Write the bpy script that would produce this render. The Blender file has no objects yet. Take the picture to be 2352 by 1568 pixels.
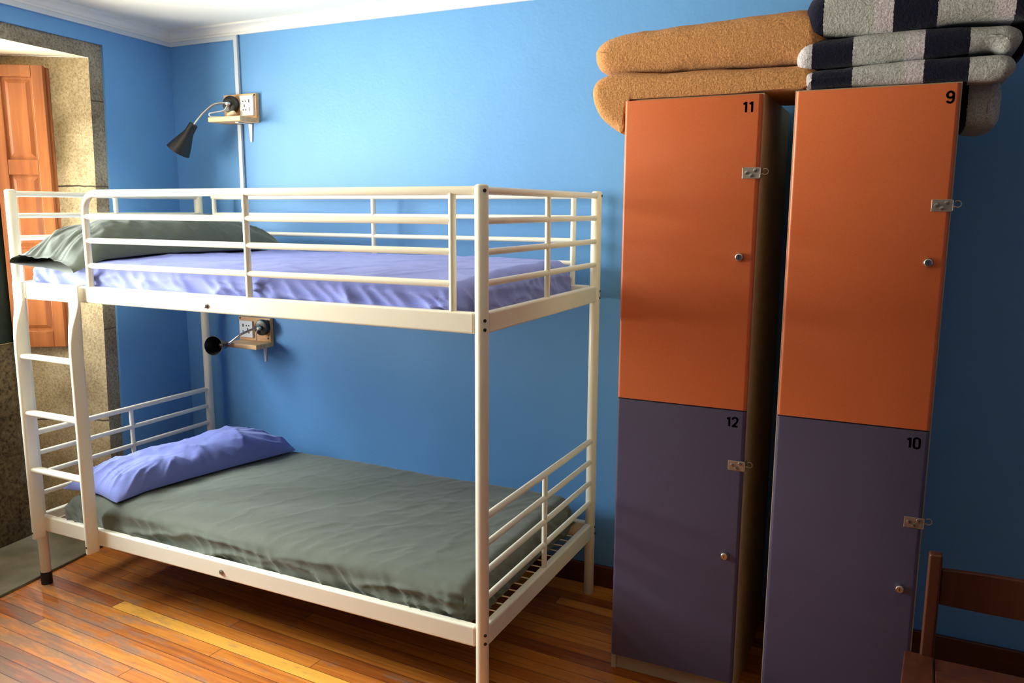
import bpy, bmesh, math, random
from mathutils import Vector, Matrix, noise
random.seed(7)
C = bpy.context.scene.collection
PI = math.pi
V = Vector

# ------------------------------------------------------------------ materials
def new_mat(name):
    m = bpy.data.materials.new(name); m.use_nodes = True
    nt = m.node_tree; b = nt.nodes['Principled BSDF']
    return m, nt, b
def N(nt, t, **k):
    n = nt.nodes.new(t)
    for a, v in k.items():
        if a.startswith('i_'):
            key = a[2:]
            n.inputs[int(key) if key.isdigit() else key].default_value = v
        else: setattr(n, a, v)
    return n
def L(nt, a, ao, b, bi): nt.links.new(a.outputs[ao], b.inputs[bi])
def coords(nt, scale=(1, 1, 1), rot=(0, 0, 0), out='Object'):
    tc = N(nt, 'ShaderNodeTexCoord'); mp = N(nt, 'ShaderNodeMapping')
    mp.inputs['Scale'].default_value = scale; mp.inputs['Rotation'].default_value = rot
    L(nt, tc, out, mp, 0); return mp
def rgba(c): return (c[0], c[1], c[2], 1)
def ramp(nt, stops, interp='LINEAR'):
    r = N(nt, 'ShaderNodeValToRGB'); cr = r.color_ramp; cr.interpolation = interp
    while len(cr.elements) < len(stops): cr.elements.new(0.5)
    for e, (p, c) in zip(cr.elements, stops): e.position = p; e.color = rgba(c)
    return r
def simple(name, col, rough=.5, metal=0, spec=.5, vary=0, vscale=8, bump=0, bscale=60, detail=4, stretch=(1, 1, 1), coat=0, sheen=0):
    m, nt, b = new_mat(name)
    b.inputs['Base Color'].default_value = rgba(col)
    b.inputs['Roughness'].default_value = rough; b.inputs['Metallic'].default_value = metal
    b.inputs['Specular IOR Level'].default_value = spec
    b.inputs['Coat Weight'].default_value = coat
    if sheen:
        b.inputs['Sheen Weight'].default_value = sheen; b.inputs['Sheen Roughness'].default_value = .5
    if vary:
        mp = coords(nt, stretch); n = N(nt, 'ShaderNodeTexNoise', i_Scale=vscale, i_Detail=detail)
        L(nt, mp, 0, n, 'Vector')
        r = ramp(nt, [(.3, [x * (1 - vary) for x in col]), (.7, [min(1, x * (1 + vary)) for x in col])])
        L(nt, n, 0, r, 0); L(nt, r, 0, b, 'Base Color')
    if bump:
        mp = coords(nt, stretch); n = N(nt, 'ShaderNodeTexNoise', i_Scale=bscale, i_Detail=4)
        L(nt, mp, 0, n, 'Vector')
        bp = N(nt, 'ShaderNodeBump', i_Strength=bump, i_Distance=.004)
        L(nt, n, 0, bp, 'Height'); L(nt, bp, 0, b, 'Normal')
    return m
def wood(name, dark, light, axis=2, rough=.4, scale=1.0, spec=.5, coat=0):
    m, nt, b = new_mat(name)
    s = [38 * scale] * 3; s[axis] = 2.2 * scale
    mp = coords(nt, s); n = N(nt, 'ShaderNodeTexNoise', i_Scale=1.0, i_Detail=6, i_Roughness=.6, i_Distortion=.6)
    L(nt, mp, 0, n, 'Vector')
    mp2 = coords(nt, (3, 3, 3)); n2 = N(nt, 'ShaderNodeTexNoise', i_Scale=1.0, i_Detail=2)
    L(nt, mp2, 0, n2, 'Vector')
    mx = N(nt, 'ShaderNodeMath', operation='MULTIPLY_ADD', i_1=.6, i_2=0.0); L(nt, n, 0, mx, 0)
    ad = N(nt, 'ShaderNodeMath', operation='MULTIPLY_ADD', i_1=.4); L(nt, n2, 0, ad, 0); L(nt, mx, 0, ad, 2)
    r = ramp(nt, [(.36, dark), (.64, light)]); L(nt, ad, 0, r, 0); L(nt, r, 0, b, 'Base Color')
    b.inputs['Roughness'].default_value = rough; b.inputs['Specular IOR Level'].default_value = spec
    b.inputs['Coat Weight'].default_value = coat; b.inputs['Coat Roughness'].default_value = .2
    bp = N(nt, 'ShaderNodeBump', i_Strength=.15, i_Distance=.002); L(nt, n, 0, bp, 'Height'); L(nt, bp, 0, b, 'Normal')
    return m

def stone_mat(name, a, bcol, c, scale=1.0, joints=()):
    m, nt, b = new_mat(name)
    mp = coords(nt)
    n1 = N(nt, 'ShaderNodeTexNoise', i_Scale=110 * scale, i_Detail=3, i_Roughness=.7); L(nt, mp, 0, n1, 'Vector')
    n2 = N(nt, 'ShaderNodeTexNoise', i_Scale=5, i_Detail=5, i_Roughness=.6); L(nt, mp, 0, n2, 'Vector')
    r1 = ramp(nt, [(.34, c), (.5, a), (.68, bcol)]); L(nt, n1, 0, r1, 0)
    r2 = ramp(nt, [(.3, (.62, .56, .5)), (.65, (1.1, 1.08, 1.05))]); L(nt, n2, 0, r2, 0)
    mx = N(nt, 'ShaderNodeMix', data_type='RGBA', blend_type='MULTIPLY'); mx.inputs[0].default_value = 1
    L(nt, r1, 0, mx, 6); L(nt, r2, 0, mx, 7)
    last = (mx, 2)
    sx = N(nt, 'ShaderNodeSeparateXYZ'); L(nt, mp, 0, sx, 0)
    wob = N(nt, 'ShaderNodeTexNoise', i_Scale=9, i_Detail=2); L(nt, mp, 0, wob, 'Vector')
    wz = N(nt, 'ShaderNodeMath', operation='MULTIPLY_ADD', i_1=.02); L(nt, wob, 0, wz, 0); L(nt, sx, 2, wz, 2)
    for z in joints:
        d = N(nt, 'ShaderNodeMath', operation='SUBTRACT', i_1=z + .01); L(nt, wz, 0, d, 0)
        ab = N(nt, 'ShaderNodeMath', operation='ABSOLUTE'); L(nt, d, 0, ab, 0)
        lt = N(nt, 'ShaderNodeMath', operation='LESS_THAN', i_1=.0035); L(nt, ab, 0, lt, 0)
        m2 = N(nt, 'ShaderNodeMix', data_type='RGBA', blend_type='MIX'); L(nt, lt, 0, m2, 0)
        L(nt, last[0], last[1], m2, 6); m2.inputs[7].default_value = (.09, .075, .055, 1)
        last = (m2, 2)
    L(nt, last[0], last[1], b, 'Base Color')
    b.inputs['Roughness'].default_value = .85; b.inputs['Specular IOR Level'].default_value = .25
    bp = N(nt, 'ShaderNodeBump', i_Strength=.6, i_Distance=.006); L(nt, n1, 0, bp, 'Height'); L(nt, bp, 0, b, 'Normal')
    return m

BLUE = (.125, .325, .635)
M = {}
def wall_mat():
    m, nt, b = new_mat('blue_wall_paint')
    mp = coords(nt)
    n = N(nt, 'ShaderNodeTexNoise', i_Scale=1.6, i_Detail=5, i_Roughness=.55); L(nt, mp, 0, n, 'Vector')
    r = ramp(nt, [(.3, [x * .95 for x in BLUE]), (.7, [x * 1.05 for x in BLUE])]); L(nt, n, 0, r, 0)
    L(nt, r, 0, b, 'Base Color')
    b.inputs['Roughness'].default_value = .55; b.inputs['Specular IOR Level'].default_value = .35
    n2 = N(nt, 'ShaderNodeTexNoise', i_Scale=70, i_Detail=3); L(nt, mp, 0, n2, 'Vector')
    n3 = N(nt, 'ShaderNodeTexNoise', i_Scale=6, i_Detail=3); L(nt, mp, 0, n3, 'Vector')
    ad = N(nt, 'ShaderNodeMath', operation='MULTIPLY_ADD', i_1=3.0); L(nt, n3, 0, ad, 0); L(nt, n2, 0, ad, 2)
    bp = N(nt, 'ShaderNodeBump', i_Strength=.12, i_Distance=.006); L(nt, ad, 0, bp, 'Height'); L(nt, bp, 0, b, 'Normal')
    return m
M['wall'] = wall_mat()
M['ceiling'] = simple('white_ceiling_paint', (.80, .79, .73), .8, spec=.2, vary=.03, vscale=2)
M['cornice'] = simple('white_plaster_cornice', (.80, .79, .76), .55, spec=.3)
M['metal'] = simple('cream_white_enamelled_steel', (.87, .82, .66), .34, spec=.5, vary=.02, vscale=6)
M['hole'] = simple('dark_steel_bolt', (.05, .045, .04), .45, metal=.6)
M['bolt'] = simple('zinc_bolt', (.42, .41, .38), .35, metal=1)
M['rubber'] = simple('black_rubber', (.012, .012, .013), .5)
M['black'] = simple('black_plastic', (.012, .011, .011), .35)
M['chrome'] = simple('brushed_chrome', (.62, .60, .56), .28, metal=1)
M['nickel'] = simple('zinc_plated_steel', (.50, .47, .40), .42, metal=.9, vary=.15, vscale=60)
M['white_plastic'] = simple('white_plastic', (.80, .82, .82), .4)
M['cream_plastic'] = simple('cream_plastic', (.80, .70, .50), .45)
M['conduit'] = simple('white_pvc_conduit', (.62, .67, .72), .4)
M['pine'] = wood('pine_board', (.62, .31, .12), (.86, .56, .27), axis=0, rough=.5, scale=.8)
M['shutter'] = wood('varnished_shutter_wood', (.24, .066, .018), (.42, .145, .045), axis=2, rough=.32, scale=.8)
M['window_wood'] = simple('dark_green_window_paint', (.012, .02, .014), .4, vary=.2, vscale=30)
M['chair'] = wood('dark_red_stained_wood', (.065, .015, .005), (.135, .036, .011), axis=2, rough=.45, scale=.8)
M['baseboard'] = wood('dark_red_wood_skirting', (.075, .017, .008), (.125, .030, .013), axis=0, rough=.4, scale=.7)
M['stone'] = stone_mat('warm_granite_reveal', (.52, .43, .27), (.62, .53, .36), (.36, .28, .165), 1.0, joints=(1.62, .56))
M['stone_face'] = stone_mat('grey_granite_surround', (.29, .26, .20), (.38, .345, .27), (.16, .135, .10), .9, joints=(1.62, 1.99, .98, .4))
M['stone_dark'] = stone_mat('rough_brown_granite', (.125, .094, .05), (.19, .145, .08), (.05, .036, .02), .5)
M['plaster'] = simple('cream_lime_plaster', (.80, .75, .60), .85, spec=.2, vary=.10, vscale=9, bump=.2, bscale=60)
M['cement'] = simple('grey_cement_screed', (.20, .182, .125), .8, spec=.2, vary=.25, vscale=7, bump=.25, bscale=80)
M['carcass'] = simple('beige_laminate_board', (.56, .44, .27), .5, vary=.05, vscale=8)
def door_mat(name, col, rough=.42):
    m, nt, b = new_mat(name)
    mp = coords(nt)
    n = N(nt, 'ShaderNodeTexNoise', i_Scale=420, i_Detail=2); L(nt, mp, 0, n, 'Vector')
    r = ramp(nt, [(.3, [x * .93 for x in col]), (.7, [x * 1.06 for x in col])]); L(nt, n, 0, r, 0); L(nt, r, 0, b, 'Base Color')
    b.inputs['Roughness'].default_value = rough
    n2 = N(nt, 'ShaderNodeTexNoise', i_Scale=5, i_Detail=3); L(nt, mp, 0, n2, 'Vector')
    r2 = ramp(nt, [(.3, (rough * .85,) * 3), (.7, (rough * 1.2,) * 3)]); L(nt, n2, 0, r2, 0); L(nt, r2, 0, b, 'Roughness')
    bp = N(nt, 'ShaderNodeBump', i_Strength=.12, i_Distance=.0006); L(nt, n, 0, bp, 'Height'); L(nt, bp, 0, b, 'Normal')
    return m
M['orange'] = door_mat('orange_laminate', (.64, .148, .042))
M['purple'] = door_mat('slate_purple_laminate', (.088, .078, .138))
M['ink'] = simple('black_number_paint', (.012, .010, .012), .5)

def cloth_mat(name, col, vary=.06, weave=900, sheen=.25, crease=.35):
    m, nt, b = new_mat(name)
    mp = coords(nt)
    n = N(nt, 'ShaderNodeTexNoise', i_Scale=weave, i_Detail=2); L(nt, mp, 0, n, 'Vector')
    n2 = N(nt, 'ShaderNodeTexNoise', i_Scale=7, i_Detail=6, i_Roughness=.6, i_Distortion=1.2); L(nt, mp, 0, n2, 'Vector')
    r = ramp(nt, [(.3, [x * (1 - vary) for x in col]), (.7, [x * (1 + vary) for x in col])]); L(nt, n, 0, r, 0); L(nt, r, 0, b, 'Base Color')
    b.inputs['Roughness'].default_value = .8; b.inputs['Specular IOR Level'].default_value = .25
    b.inputs['Sheen Weight'].default_value = sheen; b.inputs['Sheen Roughness'].default_value = .4
    ad = N(nt, 'ShaderNodeMath', operation='MULTIPLY_ADD', i_1=crease * 12); L(nt, n2, 0, ad, 0); L(nt, n, 0, ad, 2)
    bp = N(nt, 'ShaderNodeBump', i_Strength=.35, i_Distance=.003); L(nt, ad, 0, bp, 'Height'); L(nt, bp, 0, b, 'Normal')
    return m
M['lilac'] = cloth_mat('lilac_blue_cotton', (.235, .275, .68))
M['lilac2'] = cloth_mat('lilac_blue_pillowcase', (.215, .255, .60))
M['green'] = cloth_mat('grey_green_cotton', (.135, .150, .114))
M['green2'] = cloth_mat('dark_grey_green_pillowcase', (.10, .118, .098))

def fleece(name, colnode):
    m, nt, b = new_mat(name)
    col = colnode(nt)
    mp = coords(nt)
    n = N(nt, 'ShaderNodeTexNoise', i_Scale=210, i_Detail=4, i_Roughness=.7); L(nt, mp, 0, n, 'Vector')
    n2 = N(nt, 'ShaderNodeTexNoise', i_Scale=90, i_Detail=3); L(nt, mp, 0, n2, 'Vector')
    r = ramp(nt, [(.34, (.62, .60, .56)), (.62, (1.16, 1.16, 1.16))]); L(nt, n, 0, r, 0)
    mx = N(nt, 'ShaderNodeMix', data_type='RGBA', blend_type='MULTIPLY'); mx.inputs[0].default_value = 1
    L(nt, col[0], col[1], mx, 6); L(nt, r, 0, mx, 7); L(nt, mx, 2, b, 'Base Color')
    b.inputs['Roughness'].default_value = .95; b.inputs['Specular IOR Level'].default_value = .1
    b.inputs['Sheen Weight'].default_value = .12; b.inputs['Sheen Roughness'].default_value = .5
    ad = N(nt, 'ShaderNodeMath', operation='ADD'); L(nt, n, 0, ad, 0); L(nt, n2, 0, ad, 1)
    bp = N(nt, 'ShaderNodeBump', i_Strength=.7, i_Distance=.004); L(nt, ad, 0, bp, 'Height'); L(nt, bp, 0, b, 'Normal')
    return m
def tan_node(nt):
    n = N(nt, 'ShaderNodeRGB'); n.outputs[0].default_value = (.56, .275, .105, 1); return n, 0
def stripe_node(nt):
    a = N(nt, 'ShaderNodeAttribute', attribute_name='fabric_u')
    mp = coords(nt); nz = N(nt, 'ShaderNodeTexNoise', i_Scale=160, i_Detail=2); L(nt, mp, 0, nz, 'Vector')
    j = N(nt, 'ShaderNodeMath', operation='MULTIPLY_ADD', i_1=.006, i_2=-.003); L(nt, nz, 0, j, 0)
    ad = N(nt, 'ShaderNodeMath', operation='ADD'); L(nt, a, 'Fac', ad, 0); L(nt, j, 0, ad, 1)
    sxx = N(nt, 'ShaderNodeSeparateXYZ'); L(nt, mp, 0, sxx, 0); ad2 = N(nt, 'ShaderNodeMath', operation='ADD'); L(nt, sxx, 0, ad2, 0); L(nt, ad, 0, ad2, 1)
    md = N(nt, 'ShaderNodeMath', operation='MULTIPLY', i_1=1 / .272); L(nt, ad2, 0, md, 0)
    fr = N(nt, 'ShaderNodeMath', operation='FRACT'); L(nt, md, 0, fr, 0)
    r = ramp(nt, [(0, (.006, .007, .022)), (.375, (.44, .455, .44)), (.83, (.56, .53, .57))], 'CONSTANT'); L(nt, fr, 0, r, 0)
    return r, 0
M['tan'] = fleece('tan_fleece', tan_node)
M['stripe'] = fleece('navy_grey_striped_fleece', stripe_node)

def floor_mat():
    m, nt, b = new_mat('worn_varnished_floor_planks')
    tc = N(nt, 'ShaderNodeTexCoord'); mp = N(nt, 'ShaderNodeMapping'); mp.inputs['Rotation'].default_value = (0, 0, .05)
    L(nt, tc, 'Object', mp, 0)
    sx = N(nt, 'ShaderNodeSeparateXYZ'); L(nt, mp, 0, sx, 0)
    def mth(op, a, bb=None, c=None):
        n = N(nt, 'ShaderNodeMath', operation=op)
        for i, q in enumerate((a, bb, c)):
            if q is None: continue
            if isinstance(q, (int, float)): n.inputs[i].default_value = q
            else: nt.links.new(q, n.inputs[i])
        return n.outputs[0]
    u, v = sx.outputs[0], sx.outputs[1]
    W = .058
    vr = mth('MULTIPLY_ADD', v, 1 / W, .05 + 200)
    row = mth('FLOOR', vr); fv = mth('FRACT', vr)
    wn = N(nt, 'ShaderNodeTexWhiteNoise', noise_dimensions='1D'); nt.links.new(row, wn.inputs['W'])
    off = mth('MULTIPLY', wn.outputs[0], 1.7)
    isrow = mth('COMPARE', row, 200.0, .3)
    off2 = mth('ADD', mth('MULTIPLY', off, mth('SUBTRACT', 1.0, isrow)), mth('MULTIPLY', isrow, -.245))
    uc = mth('MULTIPLY_ADD', mth('ADD', u, off2), 1 / 1.7, 100.9)
    col = mth('FLOOR', uc); fu = mth('FRACT', uc)
    cmb = N(nt, 'ShaderNodeCombineXYZ'); nt.links.new(row, cmb.inputs[0]); nt.links.new(col, cmb.inputs[1])
    w2 = N(nt, 'ShaderNodeTexWhiteNoise', noise_dimensions='2D'); L(nt, cmb, 0, w2, 'Vector')
    rnd = w2.outputs[0]
    # grain
    mp2 = N(nt, 'ShaderNodeMapping'); mp2.inputs['Scale'].default_value = (3.5, 70, 1); L(nt, mp, 0, mp2, 0)
    sh = N(nt, 'ShaderNodeCombineXYZ'); nt.links.new(mth('MULTIPLY', rnd, 37.0), sh.inputs[0]); nt.links.new(row, sh.inputs[2])
    va = N(nt, 'ShaderNodeVectorMath', operation='ADD'); L(nt, mp2, 0, va, 0); L(nt, sh, 0, va, 1)
    g = N(nt, 'ShaderNodeTexNoise', i_Scale=1.0, i_Detail=6, i_Roughness=.6, i_Distortion=.5); L(nt, va, 0, g, 'Vector')
    t = mth('MULTIPLY_ADD', g.outputs[0], .75, mth('MULTIPLY_ADD', rnd, .42, -.13))
    r = ramp(nt, [(.15, (.22, .040, .006)), (.5, (.52, .155, .018)), (.85, (.74, .31, .045))])
    nt.links.new(t, r.inputs[0])
    # the one pale board
    isb = mth('MULTIPLY', isrow, mth('COMPARE', col, 101.0, .3))
    pale = ramp(nt, [(.2, (.72, .31, .04)), (.8, (.90, .46, .075))]); nt.links.new(g.outputs[0], pale.inputs[0])
    mx = N(nt, 'ShaderNodeMix', data_type='RGBA'); nt.links.new(isb, mx.inputs[0]); L(nt, r, 0, mx, 6); L(nt, pale, 0, mx, 7)
    # worn grey patches near the window
    wp = N(nt, 'ShaderNodeMapping'); wp.inputs['Scale'].default_value = (5, 22, 1); L(nt, mp, 0, wp, 0)
    wnz = N(nt, 'ShaderNodeTexNoise', i_Scale=1.0, i_Detail=5, i_Roughness=.65); L(nt, wp, 0, wnz, 'Vector')
    area = ramp(nt, [(0, (1, 1, 1)), (1, (0, 0, 0))])
    ds = N(nt, 'ShaderNodeVectorMath', operation='DISTANCE'); L(nt, tc, 'Object', ds, 0); ds.inputs[1].default_value = (.25, -.62, 0)
    nt.links.new(mth('MULTIPLY', ds.outputs['Value'], 1 / .95), area.inputs[0])
    wm = mth('ADD', wnz.outputs[0], mth('MULTIPLY', area.outputs[0], .28))
    wr = ramp(nt, [(.56, (0, 0, 0)), (.72, (1, 1, 1))]); nt.links.new(wm, wr.inputs[0])
    mx2 = N(nt, 'ShaderNodeMix', data_type='RGBA'); nt.links.new(mth('MULTIPLY', wr.outputs[0], .6), mx2.inputs[0])
    L(nt, mx, 2, mx2, 6); mx2.inputs[7].default_value = (.17, .135, .095, 1)
    # gaps
    ed = mth('MINIMUM', fv, mth('SUBTRACT', 1.0, fv))
    eu = mth('MINIMUM', fu, mth('SUBTRACT', 1.0, fu))
    gap = mth('MAXIMUM', mth('LESS_THAN', ed, .022), mth('LESS_THAN', eu, .0009))
    mx3 = N(nt, 'ShaderNodeMix', data_type='RGBA'); nt.links.new(mth('MULTIPLY', gap, .8), mx3.inputs[0]); L(nt, mx2, 2, mx3, 6)
    mx3.inputs[7].default_value = (.03, .012, .005, 1)
    L(nt, mx3, 2, b, 'Base Color')
    rr = mth('MULTIPLY_ADD', wr.outputs[0], .25, .42)
    nt.links.new(rr, b.inputs['Roughness'])
    hgt = mth('MULTIPLY_ADD', g.outputs[0], .15, mth('SUBTRACT', 1.0, gap))
    bp = N(nt, 'ShaderNodeBump', i_Strength=.3, i_Distance=.002); nt.links.new(hgt, bp.inputs['Height']); L(nt, bp, 0, b, 'Normal')
    return m
M['floor'] = floor_mat()
def glass_mat():
    m = bpy.data.materials.new('window_glass'); m.use_nodes = True; nt = m.node_tree
    nt.nodes.remove(nt.nodes['Principled BSDF']); o = nt.nodes['Material Output']
    t = N(nt, 'ShaderNodeBsdfTransparent'); t.inputs[0].default_value = (.95, .97, .96, 1)
    g = N(nt, 'ShaderNodeBsdfGlossy'); g.inputs['Roughness'].default_value = .02
    mx = N(nt, 'ShaderNodeMixShader'); mx.inputs[0].default_value = .06
    L(nt, t, 0, mx, 1); L(nt, g, 0, mx, 2); L(nt, mx, 0, o, 0); return m
M['glass'] = glass_mat()

# ------------------------------------------------------------------ geometry helpers
def obj(name, bm, mat, parent=None, smooth=False, bevel=0, angle=40, seg=2):
    me = bpy.data.meshes.new(name)
    bmesh.ops.recalc_face_normals(bm, faces=bm.faces[:])
    bm.to_mesh(me); bm.free()
    o = bpy.data.objects.new(name, me); C.objects.link(o)
    for mm in (mat if isinstance(mat, (list, tuple)) else [mat]): me.materials.append(mm)
    if smooth:
        for p in me.polygons: p.use_smooth = True
        if smooth != 'all':
            md = o.modifiers.new('split', 'EDGE_SPLIT'); md.split_angle = math.radians(angle)
    if bevel:
        b = o.modifiers.new('bevel', 'BEVEL'); b.width = bevel; b.segments = seg; b.limit_method = 'ANGLE'; b.angle_limit = math.radians(40)
        for p in me.polygons: p.use_smooth = True
        b.harden_normals = True
    if parent:
        o.parent = parent
        o.matrix_parent_inverse = Matrix.Translation(-V(origin_of(parent)))
    return o
ORIG = {}
def origin_of(p):
    x = V((0, 0, 0))
    while p:
        x += V(ORIG.get(p.name, (0, 0, 0)))
        p = None
    return x
def empty(name, loc=(0, 0, 0), parent=None):
    o = bpy.data.objects.new(name, None); C.objects.link(o); o.empty_display_size = .1
    o.location = loc; ORIG[o.name] = tuple(loc)
    if parent:
        o.parent = parent; o.matrix_parent_inverse = Matrix.Translation(-V(origin_of(parent)))
    return o
def tag(o, label, cat, group=None):
    o['label'] = label; o['category'] = cat
    if group: o['group'] = group
    return o
def struct(o): o['kind'] = 'structure'; return o
def box(bm, a, b, mi=0):
    x0, y0, z0 = a; x1, y1, z1 = b
    v = [bm.verts.new(p) for p in ((x0, y0, z0), (x1, y0, z0), (x1, y1, z0), (x0, y1, z0), (x0, y0, z1), (x1, y0, z1), (x1, y1, z1), (x0, y1, z1))]
    for f in ((0, 3, 2, 1), (4, 5, 6, 7), (0, 1, 5, 4), (1, 2, 6, 5), (2, 3, 7, 6), (3, 0, 4, 7)):
        fc = bm.faces.new([v[i] for i in f]); fc.material_index = mi
    return v
def B(): return bmesh.new()
def bxo(name, a, b, mat, parent=None, bevel=.002):
    bm = B(); box(bm, a, b); return obj(name, bm, mat, parent, bevel=bevel)
def frames(pts, closed=False):
    n = len(pts); T = []
    for i in range(n):
        a = pts[max(0, i - 1)] if not closed else pts[i - 1]
        b = pts[min(n - 1, i + 1)] if not closed else pts[(i + 1) % n]
        T.append((b - a).normalized())
    up = V((0, 0, 1)) if abs(T[0].z) < .9 else V((0, 1, 0))
    r = T[0].cross(up).normalized(); out = []
    for t in T:
        r = (r - t * r.dot(t)).normalized(); out.append((t, r, r.cross(t).normalized()))
    return out
def tube(bm, pts, r, seg=12, caps=True, prof=None):
    """sweep a circle (or an (a,b) ellipse) along a polyline"""
    pts = [V(p) for p in pts]; fr = frames(pts); rings = []
    for i, (p, (t, s, w)) in enumerate(zip(pts, fr)):
        ri = r[i] if isinstance(r, (list, tuple)) else r
        rings.append([bm.verts.new(p + s * math.cos(2 * PI * k / seg) * ri + w * math.sin(2 * PI * k / seg) * ri) for k in range(seg)])
    for a, b in zip(rings, rings[1:]):
        for k in range(seg): bm.faces.new((a[k], a[(k + 1) % seg], b[(k + 1) % seg], b[k]))
    if caps:
        bm.faces.new(rings[0][::-1]); bm.faces.new(rings[-1])
def rod(name, pts, r, mat, parent=None, seg=14):
    bm = B(); tube(bm, pts, r, seg); return obj(name, bm, mat, parent, smooth=True, angle=50)
def lathe(bm, prof, mtx, seg=32, cap0=True, cap1=True):
    rings = []
    for (r, h) in prof:
        rings.append([bm.verts.new(mtx @ V((r * math.cos(2 * PI * k / seg), r * math.sin(2 * PI * k / seg), h))) for k in range(seg)])
    for a, b in zip(rings, rings[1:]):
        for k in range(seg): bm.faces.new((a[k], a[(k + 1) % seg], b[(k + 1) % seg], b[k]))
    if cap0: bm.faces.new(rings[0][::-1])
    if cap1: bm.faces.new(rings[-1])
def aim(p, d):
    d = V(d).normalized(); return Matrix.Translation(V(p)) @ d.to_track_quat('Z', 'Y').to_matrix().to_4x4()
def spline(pts, n=8):
    pts = [V(p) for p in pts]; P = [pts[0] * 2 - pts[1]] + pts + [pts[-1] * 2 - pts[-2]]; out = []
    for i in range(1, len(P) - 2):
        for k in range(n):
            t = k / n; a, b, c, d = P[i - 1:i + 3]
            out.append(.5 * ((2 * b) + (c - a) * t + (2 * a - 5 * b + 4 * c - d) * t * t + (3 * b - a - 3 * c + d) * t ** 3))
    out.append(pts[-1]); return out
def prism(bm, poly, axis_vec, mi=0):
    """extrude a closed polygon of 3D points along a vector"""
    a = [bm.verts.new(V(p)) for p in poly]; b = [bm.verts.new(V(p) + V(axis_vec)) for p in poly]
    n = len(a); fs = [bm.faces.new(a[::-1]), bm.faces.new(b)]
    for k in range(n): fs.append(bm.faces.new((a[k], a[(k + 1) % n], b[(k + 1) % n], b[k])))
    for f in fs: f.material_index = mi
def quad(bm, pts, mi=0):
    f = bm.faces.new([bm.verts.new(V(p)) for p in pts]); f.material_index = mi; return f
def nz(p, s=1.0, o=0): return noise.noise(V((p[0] * s + o, p[1] * s + o * .7, p[2] * s - o)))
def fbm(p, s=1.0, o=0, oct=3):
    t = 0; a = 1
    for k in range(oct): t += a * nz(p, s * 2 ** k, o + k * 9.1); a *= .5
    return t
def ridge(x): return (1 - abs(x)) ** 3
def sstep(a, b, x):
    t = max(0, min(1, (x - a) / (b - a))); return t * t * (3 - 2 * t)

# ------------------------------------------------------------------ the room
YB = 1.0                        # back wall
ZC = 2.362                      # ceiling
XR, YF = 6.6, -6.4
WD = V((-.1201, .9928, 0)); WN = V((.9928, .1201, 0)); WO = V((-.10, 0, 0))
def W(s, off, z): return WO + WD * s + WN * off + V((0, 0, z))
S_C = 1.0073                    # where the left wall meets the back wall
S_F = -6.47
floor_bm = B(); quad(floor_bm, [(-1.2, YF - .2, 0), (XR + .2, YF - .2, 0), (XR + .2, YB + .2, 0), (-1.2, YB + .2, 0)])
struct(obj('floor', floor_bm, M['floor']))
bm = B(); box(bm, (-.6, YF - .2, ZC), (XR + .2, YB + .15, ZC + .08)); struct(obj('ceiling', bm, M['ceiling']))
bm = B(); box(bm, (-.6, YB, -.05), (XR + .2, YB + .12, ZC)); struct(obj('wall_back', bm, M['wall']))
bm = B(); box(bm, (XR, YF, -.05), (XR + .12, YB, ZC)); struct(obj('wall_right', bm, M['wall']))
bm = B(); box(bm, (.4, YF - .12, -.05), (XR + .12, YF, ZC)); struct(obj('wall_front', bm, M['wall']))

# left wall with its deep window niche
Z_IN, Z_OUT = 2.168, 2.232
def s_in(z): return .459 + .0265 * z
def s_out(z): return .530 + .0265 * z
NL = -1.21                      # far side of the niche in view
bm = B()
def wq(s0, s1, z0, z1, off=0): quad(bm, [W(s0, off, z0), W(s1, off, z0), W(s1, off, z1), W(s0, off, z1)])
# piece between niche and corner has a slanted edge
quad(bm, [W(s_out(0), 0, 0), W(S_C, 0, 0), W(S_C, 0, Z_OUT), W(s_out(Z_OUT), 0, Z_OUT)])
quad(bm, [W(s_out(0), 0, 0), W(s_out(Z_OUT), 0, Z_OUT), W(s_out(Z_OUT), -.014, Z_OUT), W(s_out(0), -.014, 0)])
NLO = NL - .07
quad(bm, [W(NLO, 0, Z_OUT), W(s_out(Z_OUT), 0, Z_OUT), W(s_out(Z_OUT), -.014, Z_OUT), W(NLO, -.014, Z_OUT)])
quad(bm, [W(NLO, 0, 0), W(NLO, 0, Z_OUT), W(NLO, -.014, Z_OUT), W(NLO, -.014, 0)])
wq(NLO, S_C, Z_OUT, ZC)
wq(S_F, NLO, 0, ZC)
bmesh.ops.remove_doubles(bm, verts=bm.verts[:], dist=.0005)
struct(obj('wall_left', bm, M['wall']))

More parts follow.
